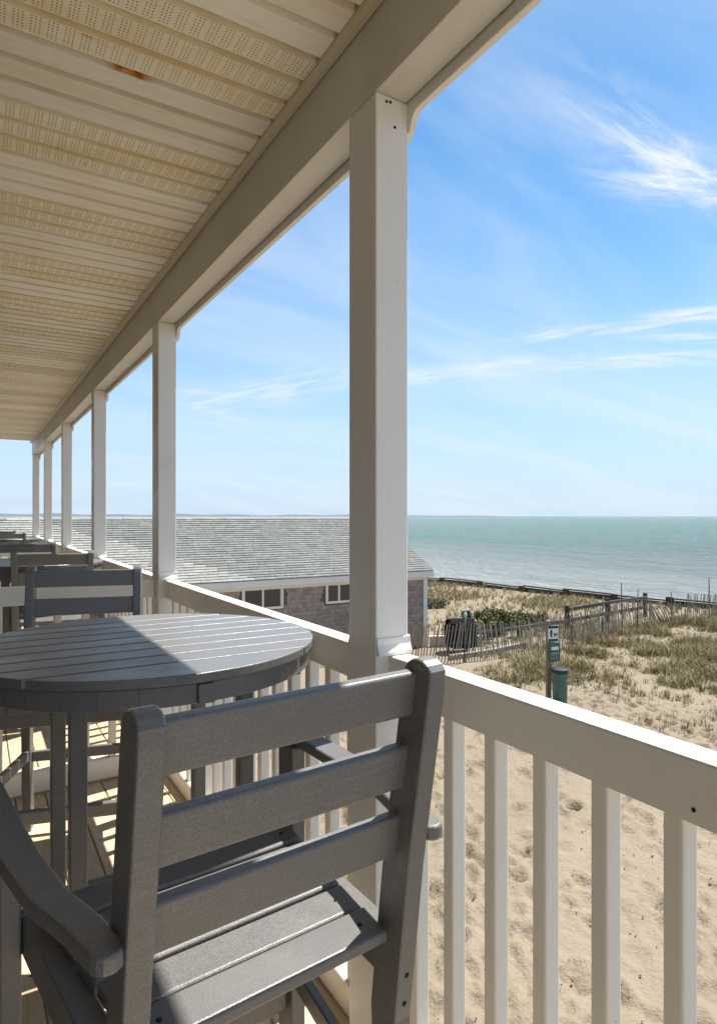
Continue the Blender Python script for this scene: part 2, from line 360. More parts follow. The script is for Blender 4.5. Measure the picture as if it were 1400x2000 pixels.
# ------------------------------------------------------------------ ground and sea
GZ = -2.87; SEA = -5.4
def vnoise(x, y, seed):
    r = np.random.default_rng(seed); out = np.zeros_like(x)
    for k in range(7):
        a = r.uniform(0, 2 * np.pi); f = r.uniform(.6, 1.7); ph = r.uniform(0, 6.28)
        out += np.sin(f * (x * np.cos(a) + y * np.sin(a)) + ph + .8 * np.sin(.7 * f * (x * np.sin(a) - y * np.cos(a)) + ph * 2))
    return out / 7
def base_h(x, y):
    x = np.asarray(x, float); y = np.asarray(y, float)
    z = GZ + .10 * vnoise(x * .35, y * .35, 3) * np.clip((x - 9) / 6, 0, 1) + .03 * vnoise(x * 1.1, y * 1.1, 5)
    z = z + .28 * np.exp(-(((x - 25) / 4) ** 2 + ((y - 12.5) / 2.8) ** 2))
    t = np.clip((x - 30.2 + (y - 20) * .2) / 14, 0, 1); z = z - 4.2 * t
    return z
def edges(*segs):
    out = []
    for a, b, s in segs: out += list(np.arange(a, b, s))
    return np.array(out + [segs[-1][1]])
gx = edges((-3000, -200, 400), (-200, 1, 20), (1, 14, .05), (14, 30, .25), (30, 60, 1.5))
gy = edges((-800, -20, 100), (-20, -1, 2), (-1, 14, .055), (14, 45, .3), (45, 200, 10), (200, 3000, 400))
XX, YY = np.meshgrid(gx, gy); ZZ = base_h(XX, YY)
def dimple(cx, cy, rx, ry, ang, d):
    i0, i1 = np.searchsorted(gx, (cx - rx * 2.6, cx + rx * 2.6)); j0, j1 = np.searchsorted(gy, (cy - rx * 2.6, cy + rx * 2.6))
    if i1 - i0 < 2 or j1 - j0 < 2: return
    x = XX[j0:j1, i0:i1] - cx; y = YY[j0:j1, i0:i1] - cy; u = (x * math.cos(ang) + y * math.sin(ang)) / rx; v = (-x * math.sin(ang) + y * math.cos(ang)) / ry
    r2 = u * u + v * v; ZZ[j0:j1, i0:i1] += -1.15 * d * np.exp(-r2 ** 1.6) + d * .42 * np.exp(-(np.sqrt(r2) - 1.35) ** 2 * 5)
for k in range(2000):
    cx, cy = rng.uniform(1.2, 13.5), rng.uniform(-.5, 13.5)
    band = .55 + .45 * math.sin(cx * .9 - cy * .55 + 1.0)
    if rng.random() > .25 + .75 * band: continue
    dimple(cx, cy, rng.uniform(.11, .24), rng.uniform(.07, .13), rng.normal(.35, .5), rng.uniform(.022, .078))
for k in range(46):      # walked tracks: dips in a row
    x0, y0, a = rng.uniform(2, 11), rng.uniform(1, 9), rng.normal(1.15, .45)
    for s in range(9):
        dimple(x0 + math.cos(a) * s * .36 + (.07 if s % 2 else -.07) * math.sin(a), y0 + math.sin(a) * s * .36 - (.07 if s % 2 else -.07) * math.cos(a), .15, .075, a, rng.uniform(.03, .06))
near = np.clip((XX - 1) * 2, 0, 1) * np.clip((14 - XX), 0, 1) * np.clip((14 - YY), 0, 1)
ZZ += near * (.012 * vnoise(XX * 6, YY * 6, 21) +   .020 * vnoise(XX * 3.1 + YY * 1.2, YY * 9 - XX * 4, 22))
ny, nx = XX.shape; idx = np.arange(nx * ny).reshape(ny, nx)
fc = np.stack([idx[:-1, :-1], idx[:-1, 1:], idx[1:, 1:], idx[1:, :-1]], -1).reshape(-1, 4)
me = raw_mesh('ground', np.stack([XX, YY, ZZ], -1).reshape(-1, 3), fc, 4); me.polygons.foreach_set('use_smooth', np.ones(len(fc), bool))
tag(link('sand_ground', me, M['sand']), kind='structure')
me = raw_mesh('sea', [(20, -30000, SEA), (40000, -30000, SEA), (40000, 40000, SEA), (20, 40000, SEA), (-20000, 3200, SEA), (20, 3200, SEA), (-20000, 40000, SEA)], [(0, 1, 2, 3)], 4)
bm = bmesh.new(); bm.from_mesh(me); bm.verts.ensure_lookup_table(); bm.faces.new([bm.verts[i] for i in (4, 5, 3, 6)]); bm.to_mesh(me); bm.free()
tag(link('sea', me, M['sea']), kind='structure')

def far_coast():
    vs, fs = [], []
    n = 90
    for i in range(n + 1):
        t = i / n; px = -500 + 1500 * t; u = (px - 700) / 1240; D = 9000
        d = Vector((u * CS + SN, -u * SN + CS, 0)) * D
        h = (46 * max(0, 1 - t) ** .6 + 4) * (1 + .22 * math.sin(i * .9) + .15 * math.sin(i * .37 + 1))
        if i == n: h = .5
        o = d.normalized() * 500
        vs += [(d.x, d.y, SEA - 1), (d.x + o.x, d.y + o.y, SEA + h), (d.x + 2 * o.x, d.y + 2 * o.y, SEA + h * .9), (d.x + 3 * o.x, d.y + 3 * o.y, SEA - 1)]
    for i in range(n):
        for k in range(3): fs.append((i * 4 + k, i * 4 + 4 + k, i * 4 + 5 + k, i * 4 + 1 + k))
    tag(link('distant_coast', raw_mesh('coast', vs, fs, 4), M['coast']), kind='structure')
far_coast()

# ------------------------------------------------------------------ porch: deck, posts, railings, roof
X_IN, X_OUT, RAIL_B, RAIL_T = .937, 1.0, 1.010, 1.111
P_IN, P_OUT, P_D = .897, 1.0, .14
BEAM_B, SOF_Z = 2.593, 2.815
POST_Y = [-.88, 1.395, 3.69, 5.97, 8.27, 10.54, 12.72]
Y0, Y1 = -.95, 12.93

deck = tag(empty('deck_floor', (0, 0, 0)), kind='structure')
gaps = [.885 - .1405 * k for k in range(24)]
board_cache = {}
def deck_board(x0, x1, y0, y1):
    key = (round(x1 - x0, 3), round(y1 - y0, 2))
    if key not in board_cache: board_cache[key] = box_mesh((-(x1 - x0) / 2, -(y1 - y0) / 2, -.03), ((x1 - x0) / 2, (y1 - y0) / 2, 0), .003, 1)
    return link('board', board_cache[key], M['deck'], deck, ((x0 + x1) / 2, (y0 + y1) / 2, 0))
for k, gp in enumerate(gaps[:-1]):
    xr = gp - .003; xl = gaps[k + 1] + .003
    cuts = [Y0, 1.2 + (k * 1.37) % 3.4, 5.3 + (k * .93) % 2.2, 9.2 + (k * 1.71) % 2.3, Y1]
    for a, b in zip(cuts, cuts[1:]): deck_board(xl, xr, a + .002, b - .002)
for a, b in ((Y0, 4.1), (4.1, 8.6), (8.6, Y1)): deck_board(.888, 1.02, a + .002, b - .002)
part_box('rim_board', (1.021, Y0, -.26), (1.046, Y1, .004), M['white'], deck, .003)
for k in range(35): part_box('joist', (-2.40, Y0 + .02 + k * .4, -.24), (1.02, Y0 + .058 + k * .4, -.033), M['timber'], deck, 0)
# screws in the visible boards, one joined part
bm = bmesh.new()
for k, gp in enumerate(gaps[:8]):
    for j in range(34):
        for s in (.028, .112):
            mt = Matrix.Translation((gp - s, Y0 + .04 + j * .4, .0005)); bmesh.ops.create_cone(bm, cap_ends=True, segments=8, radius1=.0042, radius2=.0042, depth=.002, matrix=mt)
tag(link('screw_heads', to_mesh(bm), M['screw'], deck), kind='stuff')

ORD = ['first', 'nearest', 'second', 'third', 'fourth', 'fifth', 'last']
post_lab = [None, 'thick white porch post in the foreground beside the grey chair back', 'white porch post where the dividing railing meets the outer rail, second from the camera',
    'third white porch post from the camera, beyond the dividing railing', 'fourth white porch post from the camera along the balcony rail', 'fifth white porch post, next to last at the far end', 'farthest white porch post at the end of the balcony roof']
def porch_post(i, y):
    t = tag(empty('porch_post', ((P_IN + P_OUT) / 2, y + P_D / 2, 0)), label=post_lab[i] or 'white porch post just behind the camera position', cat='post', group='porch posts along the balcony')
    hw, hd = (P_OUT - P_IN) / 2, P_D / 2
    link('shaft', box_mesh((-hw, -hd, .001), (hw, hd, BEAM_B - .001), .004, 2), M['post'], t)
    # flared skirt of the post casing where it lands on the rail
    for s in (-1, 1):
        pts = [(s * hd, RAIL_T + .050), (s * (hd + .003), RAIL_T + .046), (s * (hd + .004), RAIL_T + .030), (s * (hd + .012), RAIL_T + .010), (s * (hd + .012), RAIL_T + .002), (s * (hd - .004), RAIL_T + .002), (s * (hd - .004), RAIL_T + .050)]
        link('skirt_moulding', prism_mesh(pts, -hw + .002, hw + .006, 'x', .0015, 1), M['post'], t)
    link('lower_column', box_mesh((-hw, -hd, GZ - .1), (hw, hd, -.262), .004, 1), M['post'], t)
    return t
for i, y in enumerate(POST_Y):
    t = porch_post(i, y)
    if i == 1:
        sm = lathe_mesh([(.0001, .0012), (.0035, .0012), (.0042, .0006), (.0042, -.002), (.0001, -.002)], 10)
        for x, z in ((-.018, 2.575), (-.006, 2.577), (.008, 2.515)): link('screw', sm, M['screw'], t, (x, -P_D / 2 - .0004, z), (R(90), 0, 0))

bal_me = prism_mesh([(-.020, -.018), (.020, -.018), (.020, .018), (-.020, .018)], .10, RAIL_B, 'z'); bal_me.materials.append(M['white'])
bm = bmesh.new(); bm.from_mesh(bal_me); bmesh.ops.bevel(bm, geom=[e for e in bm.edges if abs((e.verts[0].co - e.verts[1].co).z) > .5], offset=.005, segments=2, profile=.5, affect='EDGES'); bm.to_mesh(bal_me); bm.free()
def rail_profile():
    a, b = (X_IN - X_OUT) / 2, (X_OUT - X_IN) / 2; r = .006
    return [(a, RAIL_B), (b, RAIL_B), (b, RAIL_T - r), (b - r, RAIL_T), (a + r, RAIL_T), (a + r * .3, RAIL_T - r * .3), (a, RAIL_T - r)]
bay_lab = ['wide cream top rail with square balusters running past the chair to the right edge', 'white balcony railing section behind the round table, between the two nearest posts',
   'balcony railing section beyond the dividing railing, between second and third posts', 'balcony railing section between the third and fourth posts', 'distant balcony railing section between fourth and fifth posts', 'farthest balcony railing section ending at the last post']
for i in range(6):
    a = POST_Y[i] + P_D + .001; b = POST_Y[i + 1] - .001; xc = (X_IN + X_OUT) / 2
    t = tag(empty('balcony_railing', (xc, a, 0)), label=bay_lab[i], cat='railing', group='outer balcony railing sections')
    link('top_rail', prism_mesh(rail_profile(), 0, b - a, 'y'), M['white'], t)
    link('bottom_rail', box_mesh((-.028, 0, .002), (.028, b - a, .0995), .004, 1), M['white'], t)
    ys = list(np.arange(POST_Y[i + 1] - .09, a + .05, -.14)) if i == 0 else list(np.arange(a + .085, b - .04, .14))
    for y in ys: link('baluster', bal_me, M['white'], t, (0.001, y - a, 0))
    for y in ([.563, 1.36] if i == 0 else [a + .035, b - .035] if i < 3 else []):
        link('screw', lathe_mesh([(.0001, .001), (.003, .001), (.0036, .0005), (.0036, -.002), (.0001, -.002)], 8), M['screw'], t, (X_IN - xc - .0004, y - a, 1.032), (0, R(-90), 0))
part_lab = ['white dividing railing across the balcony behind the first table', 'farther white dividing railing across the balcony beyond the second table', 'white end railing across the far end of the balcony']
bal2 = bal_me.copy()
for i, y in enumerate((3.79, 8.34, 12.79)):
    t = tag(empty('dividing_railing', (-2.37, y, 0)), label=part_lab[i], cat='railing', group='railings across the balcony')
    ln = P_IN - .001 + 2.37
    link('top_rail', box_mesh((0, -.03, RAIL_B), (ln, .03, RAIL_T - .004), .005, 2), M['white'], t)
    link('bottom_rail', box_mesh((0, -.028, .012), (ln, .028, .125), .005, 2), M['white'], t)
    me = bpy.data.meshes.get('divider_baluster')
    if me is None:
        me = box_mesh((-.019, -.018, .125), (.019, .018, RAIL_B), .004, 1); me.name = 'divider_baluster'
    for k in range(22): link('baluster', me, M['white'], t, (ln - .09 - k * .14, 0, 0))

roof = tag(empty('porch_roof', (.95, 1.4, 0)), label='cream panelled porch ceiling with long painted beam and white fascia overhead', cat='porch roof')
RO = Vector((.95, 1.4, 0))
def rp(name, me, mat, parent=None):
    o = link(name, me, mat, parent or roof)
    if parent is None: o.location = -RO
    return o
rp('beam', box_mesh((P_IN, Y0, BEAM_B), (.9955, Y1, SOF_Z + .03), .003, 2), M['beam'])
# fascia with small scalloped drops at the posts
FB = 2.560
pts = [(Y1 + .02, FB), (Y1 + .02, 2.94), (Y0, 2.94), (Y0, FB)]
for y in POST_Y[1:]:
    q = []
    for (dy, z) in ((-.042, FB), (-.034, FB - .003), (-.022, FB - .012), (-.014, FB - .026), (-.008, FB - .045), (.004, FB - .05), (.008, FB - .058)): q.append((y + dy, z))
    q2 = [(2 * (y + P_D / 2) - a, b) for a, b in q][::-1]
    pts += q + q2
rp('fascia', prism_mesh(pts, .9985, 1.0185, 'x', .002, 1), M['white'])
# cove trim along the beam
rp('ceiling_trim', prism_mesh([(.8945, SOF_Z - .016), (.8945, SOF_Z + .02), (.862, SOF_Z + .02), (.862, SOF_Z - .004), (.866, SOF_Z - .009), (.885, SOF_Z - .011)], Y0, Y1, 'y'), M['trimc'])
# soffit panels: three ribs each, alternately perforated
rib = .111
def soffit_mesh():
    prof = []
    for k in range(3):
        b = k * rib
        prof += [(b, .022), (b + .009, .022), (b + .012, .0), (b + rib - .016, .0), (b + rib - .010, .022)]
    prof.append((3 * rib - .001, .022))
    x0, x1 = -2.39, .8615
    bm = bmesh.new(); lo = [], []
    for xi, x in enumerate((x0, x1)):
        lo[xi].extend(bm.verts.new((x, p[0], p[1])) for p in prof)
        lo[xi].extend(bm.verts.new((x, p[0], .028)) for p in (prof[-1], prof[0]))
    n = len(lo[0])
    for i in range(n): bm.faces.new((lo[0][i], lo[0][(i + 1) % n], lo[1][(i + 1) % n], lo[1][i]))
    bm.faces.new(lo[0]); bm.faces.new(lo[1])
    return to_mesh(bm, 'soffit')
smP, smS = soffit_mesh(), soffit_mesh(); smP.materials.append(M['soffit_perf']); smS.materials.append(M['soffit'])
for n in range(-7, 34):
    y = 1.655 + n * .333
    if y + .333 > Y1: break
    o = link('soffit_panel', smP if n % 2 == 0 else smS, None, roof, Vector((0, y, SOF_Z)) - RO)
rp('roof_slab', prism_mesh([(1.36, 2.955), (1.36, 3.02), (-2.6, 4.4), (-2.6, 2.955), (.99, 2.955)], Y0 - .3, Y1 + .05, 'y'), M['roofing'])
solid_tint(bpy.data.objects['roof_slab'].data)
# unseen house wall, added and kept dark to deepen shade in the porch
wall = tag(empty('unseen_house_wall', (-2.40, 5, GZ)), label='unseen brown clapboard wall added behind the balcony to darken the porch', cat='wall')
bm = bmesh.new()
for k in range(47):
    z = k * .125; v = [bm.verts.new(p) for p in ((.0, -7, z + .125), (.016, -7, z), (.016, 8, z), (.0, 8, z + .125), (.0, -7, z), (.0, 8, z))]
    bm.faces.new((v[0], v[1], v[2], v[3])); bm.faces.new((v[1], v[4], v[5], v[2]))
link('clapboards', to_mesh(bm), M['clap'], wall)
link('wall_core', box_mesh((-.25, -7, -.1), (-.003, 8, 6.2)), M['clap'], wall)

# ------------------------------------------------------------------ furniture
G = M['grey']
screw_me = lathe_mesh([(.0001, .0015), (.0036, .0015), (.0048, .0008), (.0048, -.003), (.0001, -.003)], 10)
def make_chair():
    t = empty('bar_chair')
    # back posts
    def rear(z):
        return float(np.interp(z, [0, .568, .861, 1.235], [.055, .079, .042, -.020]))
    def post_pts():
        dep = .072; rearp = [(rear(z), z) for z in (0, .3, .5, .568, .62, .7, .8, .861, .95, 1.05, 1.13, 1.19)]
        front = [(rear(z) + dep, z) for z in (1.20, 1.13, 1.0, .861, .75, .65, .568, .45, .25, 0)]
        c0 = rear(1.215); arc = []
        for k in range(1, 8):
            a = math.pi * (1 - k / 8); arc.append((c0 + dep / 2 + dep / 2 * math.cos(a), 1.205 + .030 * math.sin(a)))
        return rearp + arc + front
    for s in (-1, 1):
        o = link('back_post', prism_mesh(post_pts(), -.0195, .0195, 'x', .005, 3), G, t, (s * .2425, 0, 0))
        for z in (.60, .655):
            link('screw', screw_me, M['screw'], o, (0, rear(z) - .0005, z), (R(90), 0, 0))
    # ladder slats
    for zt in (1.214, 1.081, .952):
        zm = zt - .04; yc = rear(zm) + .036 + .0115; tilt = math.atan2(rear(zm - .04) - rear(zm + .04), .08)
        bm = bmesh.new(); bmesh.ops.create_cube(bm, size=1)
        for v in bm.verts: v.co = Vector((v.co.x * .446, v.co.y * .023, v.co.z * .080))
        bmesh.ops.bevel(bm, geom=[e for e in bm.edges if abs((e.verts[0].co - e.verts[1].co).x) > .1], offset=.006, segments=3, profile=.5, affect='EDGES')
        link('back_slat', to_mesh(bm), G, t, (0, yc, zm), (tilt, 0, 0))
    # seat slats, wider to the front
    for k in range(5):
        y0 = .090 + k * .093; y1 = y0 + .082; h0, h1 = .214 + .13 * (y0 - .09), .214 + .13 * (y1 - .09)
        z = .736 - (.006 if k in (1, 2) else 0) + (.002 if k == 4 else 0)
        me = prism_mesh([(-h0, y0), (h0, y0), (h1, y1), (-h1, y1)], z - .024, z, 'z', .006, 3)
        o = link('seat_slat', me, G, t)
        for s in (-1, 1): link('screw', screw_me, M['screw'], o, (s * (h0 - .03), (y0 + y1) / 2, z))
    # seat frame
    for s in (-1, 1):
        link('seat_rail', beam_mesh((s * .2475, .115, .668), (s * .274, .58, .668), .046, .075), G, t)
        link('front_leg', box_mesh((-.0195, -.035, 0), (.0195, .035, .902), .005, 2), G, t, (s * .318, .60, 0))
        link('side_stretcher', beam_mesh((s * .235, .10, .36), (s * .303, .57, .36), .024, .05), G, t)
        # arm: bowed board with rounded ends
        cl = [(.281, .050), (.292, .12), (.318, .22), (.333, .36), (.340, .50), (.342, .62), (.341, .70)]; wd = [.046, .050, .054, .058, .060, .060, .056]
        ins, outs = [], []
        for (x, y), w in zip(cl, wd): ins.append((x - w / 2, y)); outs.append((x + w / 2, y))
        def endcap(c, w, d):
            return [(c[0] + w / 2 * math.cos(a), c[1] + d * .024 * math.sin(a)) for a in [math.pi * k / 8 for k in range(1, 8)]]
        top = endcap(cl[-1], wd[-1], 1); bot = endcap(cl[0], wd[0], -1)
        outline = outs + top + ins[::-1] + bot[::-1]
        outline = [(s * x, y) for x, y in outline]
        link('arm', prism_mesh(outline, .902, .929, 'z', .006, 3), G, t)
    link('front_rail', box_mesh((-.298, .575, .63), (.298, .60, .71), .004, 2), G, t)
    link('footrest', box_mesh((-.298, .585, .245), (.298, .615, .30), .006, 2), G, t)
    link('rear_stretcher', box_mesh((-.2225, .09, .32), (.2225, .113, .37), .005, 2), G, t)
    return t
chair = make_chair()
place = [(.4285, .839, 5.4, 'grey slatted bar armchair in the foreground, its ladder back towards the camera'),
         (.476, 3.40, 164.5, 'dark grey bar chair facing the camera across the near round table'),
         (.47, 4.90, -9, 'grey bar chair beyond the dividing railing with its back to the camera'),
         (.42, 6.80, 172, 'dark grey bar chair on the far side of the second table'),
         (.42, 11.0, 3, 'distant grey bar chair at the third table, back to the camera'),
         (.36, 12.62, 176, 'farthest bar chair, at the end of the balcony behind the third table')]
for i, (x, y, a, lab) in enumerate(place):
    c = chair if i == 0 else copy_tree(chair)
    c.location = (x, y, .0005); c.rotation_euler = (0, 0, R(a)); tag(c, lab, 'chair', 'grey bar chairs on the balcony')

def make_table():
    t = empty('round_bar_table'); r = .495; T = 1.111; th = .024
    cuts = [-r] + [-.35 + .1 * k for k in range(8)] + [r]
    for a, b in zip(cuts, cuts[1:]):
        a2 = a + (.0045 if a > -r else .0); b2 = b - (.0045 if b < r else 0)
        ys = np.linspace(a2, b2, 13); pts = [(math.sqrt(max(0, r * r - y * y)), y) for y in ys]
        pts = pts + [(-x, y) for x, y in pts[::-1]]
        cl = []
        for p in pts:
            if not cl or math.hypot(p[0] - cl[-1][0], p[1] - cl[-1][1]) > 1e-4: cl.append(p)
        if math.hypot(cl[0][0] - cl[-1][0], cl[0][1] - cl[-1][1]) < 1e-4: cl.pop()
        link('top_slat', prism_mesh(cl, T - th, T, 'z', .0035, 3), G, t)
    za, zb = T - th - .050, T - th - .001
    for k in range(8):
        a0, a1 = R(-60 + 45 * k + .06), R(-60 + 45 * (k + 1) - .06); an = np.linspace(a0, a1, 10)
        pts = [(.484 * math.cos(a), .484 * math.sin(a)) for a in an] + [(.462 * math.cos(a), .462 * math.sin(a)) for a in an[::-1]]
        link('apron_segment', prism_mesh(pts, za, zb, 'z', .002, 1), G, t)
    for k in range(4):
        me = box_mesh((.4845, -.021, za - .001), (.493, .021, zb - .003), .003, 2); me.transform(Matrix.Rotation(R(-87 + 90 * k), 4, 'Z')); link('apron_clip', me, G, t)
    q = .222
    for sx in (-1, 1):
        for sy in (-1, 1): link('leg', box_mesh((-.021, -.021, 0), (.021, .021, zb), .004, 2), G, t, (sx * q, sy * q, 0))
    for s in (-1, 1):
        link('under_brace', box_mesh((-.46, s * q * 1.0 + s * .0225 - .011, za - .03), (.46, s * q + s * .0225 + .011, zb), .003, 1), G, t) if False else None
        x = math.sqrt(.46 ** 2 - (q + .034) ** 2)
        link('under_brace', box_mesh((-x, s * (q + .0335) - .0115, zb - .075), (x, s * (q + .0335) + .0115, zb - .001), .003, 1), G, t)
        link('stretcher', box_mesh((-q + .0215, s * q - .012, .26), (q - .0215, s * q + .012, .31), .004, 1), G, t)
    link('cross_stretcher', box_mesh((-.012, -q + .013, .26), (.012, q - .013, .31), .004, 1), G, t)
    return t
table = make_table()
for i, (x, y, rz, lab) in enumerate(((.445, 1.96, 0, 'round slatted grey bar table nearest the camera, half in shadow'), (.43, 5.72, 0, 'second round grey table beyond the dividing railing'), (.42, 11.85, 0, 'small distant round table near the far end of the balcony'))):
    c = table if i == 0 else copy_tree(table)
    c.location = (x, y, .0005); c.rotation_euler = (0, 0, R(rz)); tag(c, lab, 'table', 'round bar tables on the balcony')

# ------------------------------------------------------------------ neighbouring cottage
HX0, HX1, HY, EZ, RZ, RY = -7.0, 12.90, 16.95, -.33, 1.450, 20.15
cot = tag(empty('shingled_cottage', (3, 19.5, GZ)), label='low shingled cottage with long grey roof and white trimmed windows by the dunes', cat='cottage')
CO = Vector((3, 19.5, GZ))
def cp(name, me, mat, parent=None):
    o = link(name, me, mat, parent or cot)
    if parent is None: o.location = -CO
    return o
core = prism_mesh([(HY + .012, GZ - .2), (HY + .012, -.42), (RY, RZ - .28), (2 * RY - HY, -.42), (2 * RY - HY, GZ - .2)], HX0, HX1 - .012, 'x'); cp('wall_core', core, M['sheath'])
slope = (RZ - EZ) / (RY - 16.70); sang = math.atan(slope)
roofp = cp('roof', prism_mesh([(16.72, EZ - .035), (16.72, EZ - .012), (RY, RZ - .012), (2 * RY - 16.72, EZ - .012), (2 * RY - 16.72, EZ - .035), (RY, RZ - .2)], HX0 - .1, 13.0, 'x'), M['roofing']); solid_tint(roofp.data, (.5, .5, .5))
cp('ridge_cap', prism_mesh([(RY - .14, RZ - .14 * slope + .006), (RY, RZ + .012), (RY + .14, RZ - .14 * slope + .006), (RY, RZ - .005)], HX0 - .1, 13.0, 'x'), solid := M['roofing'])
solid_tint(bpy.data.objects['ridge_cap'].data, (.95, .95, .95))
cp('fascia', box_mesh((HX0 - .1, 16.695, EZ - .19), (13.0, 16.718, EZ - .004), .004, 1), M['white'])
cp('soffit', box_mesh((HX0, 16.719, EZ - .17), (12.99, HY, EZ - .15), 0), M['white'])
cp('frieze_board', box_mesh((HX0, HY - .032, EZ - .30), (HX1, HY - .006, EZ - .171), .003, 1), M['white'])
cp('corner_board', box_mesh((HX1 - .14, HY - .034, GZ), (HX1 + .018, HY - .004, EZ - .302), .004, 1), M['white'])
cp('corner_board', box_mesh((HX1 - .010, HY - .003, GZ), (HX1 + .018, HY + .12, EZ - .302), .004, 1), M['white'])
rk = prism_mesh([(16.70, EZ - .2), (16.70, EZ - .01), (RY, RZ - .01), (2 * RY - 16.70, EZ - .01), (2 * RY - 16.70, EZ - .2), (RY, RZ - .2)], 13.001, 13.022, 'x'); cp('rake_board', rk, M['white'])

def shingle_set(name, cells, w, h, th, mat, parent, frame, limit=300):
    """cells: (u, v, width) lower left corners on the plane; frame(u, v, n) -> world"""
    def verts(u, v, ww, hh, o):
        return [frame(u, v, th + o), frame(u + ww, v, th + o), frame(u + ww, v + hh, .004), frame(u, v + hh, .004), frame(u, v, .0), frame(u + ww, v, .0)]
    F = [(0, 1, 2, 3), (4, 5, 1, 0), (0, 3, 4, 4), (1, 5, 2, 2)]
    info = []
    for c in cells:
        p = frame(c[0] + c[2] / 2, c[1], 0); X, Y, D = project(p); vis = 0 < X < 1400 and 0 < Y < 2000 and not (681 < X < 797) and not (298 < X < 341) and D > 0
        info.append((0 if vis else 1, D, c))
    info.sort(key=lambda q: (q[0], q[1]))
    single = info[:limit]; rest = info[limit:]
    meshes = []
    for j in range(6):
        base = frame(0, 0, 0); vs = [tuple(Vector(p) - Vector(base)) for p in verts(0, 0, w * (.86 + .05 * j) - .005, h, .002 * (j % 3))]
        me = bpy.data.meshes.new(name); me.from_pydata(vs, [], [(0, 1, 2, 3), (4, 5, 1, 0), (0, 3, 4), (1, 5, 2)]); me.materials.append(mat)
        k = (.96, .88, 1.06, .92, 1.10, 1.0)[j]; solid_tint(me, (k, k * rng.uniform(.97, 1.02), k * rng.uniform(.96, 1.02))); meshes.append((w * (.86 + .05 * j), me))
    for _, _, c in single:
        me = min(range(6), key=lambda q: abs(meshes[q][0] - .004 - c[2])); me = meshes[me][1]
        o = link(name, me, mat, parent, frame(c[0], c[1], 0)); o.location = Vector(o.location) - parent_off(parent)
    V, Fq, T = [], [], []
    for _, _, c in rest:
        b = len(V); V += [tuple(p) for p in verts(c[0], c[1], c[2] - .006, h, rng.uniform(0, .006))]; k = rng.uniform(.86, 1.12); T += [(k, k * .99, k * .98)] * 6
        Fq += [(b, b + 1, b + 2, b + 3), (b + 4, b + 5, b + 1, b)]
    o = link(name + '_courses', raw_mesh(name, V, Fq, 4, np.array(T)), mat, parent); o.location = -parent_off(parent); tag(o, kind='stuff')
def parent_off(p):
    v = Vector((0, 0, 0))
    while p is not None: v = v + p.location; p = p.parent
    return v
bpy.context.view_layer.update()
# roof courses
cells = []; crs = .135; sl_len = math.hypot(RY - 16.70, RZ - EZ); ncr = int(sl_len / crs)
for j in range(ncr):
    x = HX0 - .1 - rng.uniform(0, .3)
    while x < 13.02:
        wd = .31 * (.86 + .05 * rng.integers(6)); x2 = min(x + wd, 13.022)
        if x2 - x > .04: cells.append((x, j * crs, x2 - x))
        x += wd
fr = lambda u, v, n: Vector((u, 16.685 + v * math.cos(sang) - n * math.sin(sang), EZ + .006 + v * math.sin(sang) + n * math.cos(sang)))
shingle_set('roof_shingle', cells, .31, crs + .02, .024, M['roofing'], roofp, fr)
# wall shingles, leaving the windows free
wins = [(6.48, 7.625, -1.14, -.50), (9.14, 9.95, -1.12, -.52), (2.3, 3.45, -1.14, -.50)]
shing = link('shingle_cladding', box_mesh((HX0, HY + .0085, GZ), (HX1 - .14, HY + .0115, EZ - .30)), M['sheath'], cot); shing.location = -CO
cells = []; j = 0
while GZ + j * .125 < EZ - .36:
    x = HX0 + 2 + rng.uniform(0, .12); z = GZ + j * .125
    while x < HX1 - .145:
        wd = .145 * (.86 + .05 * rng.integers(6)); x2 = min(x + wd, HX1 - .143)
        ok = x2 - x > .03
        for (a, b, c0, d0) in wins:
            if x2 > a - .07 and x < b + .07 and z + .13 > c0 - .08 and z < d0 + .08: ok = False
        if ok: cells.append((x, z, x2 - x))
        x += wd
    j += 1
fr = lambda u, v, n: Vector((u, HY + .008 - n, v))
shingle_set('wall_shingle', cells, .145, .135, .016, M['cedar'], shing, fr)
for (a, b, c0, d0) in wins:
    w = link('window', box_mesh((a, HY - .012, c0), (b, HY - .008, d0)), M['glass'], cot); w.location = -CO
    def wb(n, lo, hi): o = link(n, box_mesh(lo, hi, .003, 1), M['white'], w)
    f = .055
    wb('frame', (a - .06, HY - .045, d0 - .01), (b + .06, HY - .006, d0 + .06)); wb('frame', (a - .06, HY - .045, c0 - .06), (a, HY - .006, d0 - .012)); wb('frame', (b, HY - .045, c0 - .06), (b + .06, HY - .006, d0 - .012))
    wb('sill', (a - .001, HY - .055, c0 - .06), (b + .001, HY - .006, c0 + .012)); wb('mullion', ((a + b) / 2 - .03, HY - .034, c0 + .014), ((a + b) / 2 + .03, HY - .007, d0 - .012))
    wb('sash', (a + .002, HY - .030, c0 + .014), (a + .03, HY - .007, d0 - .012)); wb('sash', (b - .03, HY - .030, c0 + .014), (b - .002, HY - .007, d0 - .012))
    for s0, s1 in ((a + .032, (a + b) / 2 - .032), ((a + b) / 2 + .032, b - .032)):
        wb('sash', (s0, HY - .028, d0 - .04), (s1, HY - .007, d0 - .014))

# ------------------------------------------------------------------ beach things
def gz(x, y): return float(base_h(x, y))
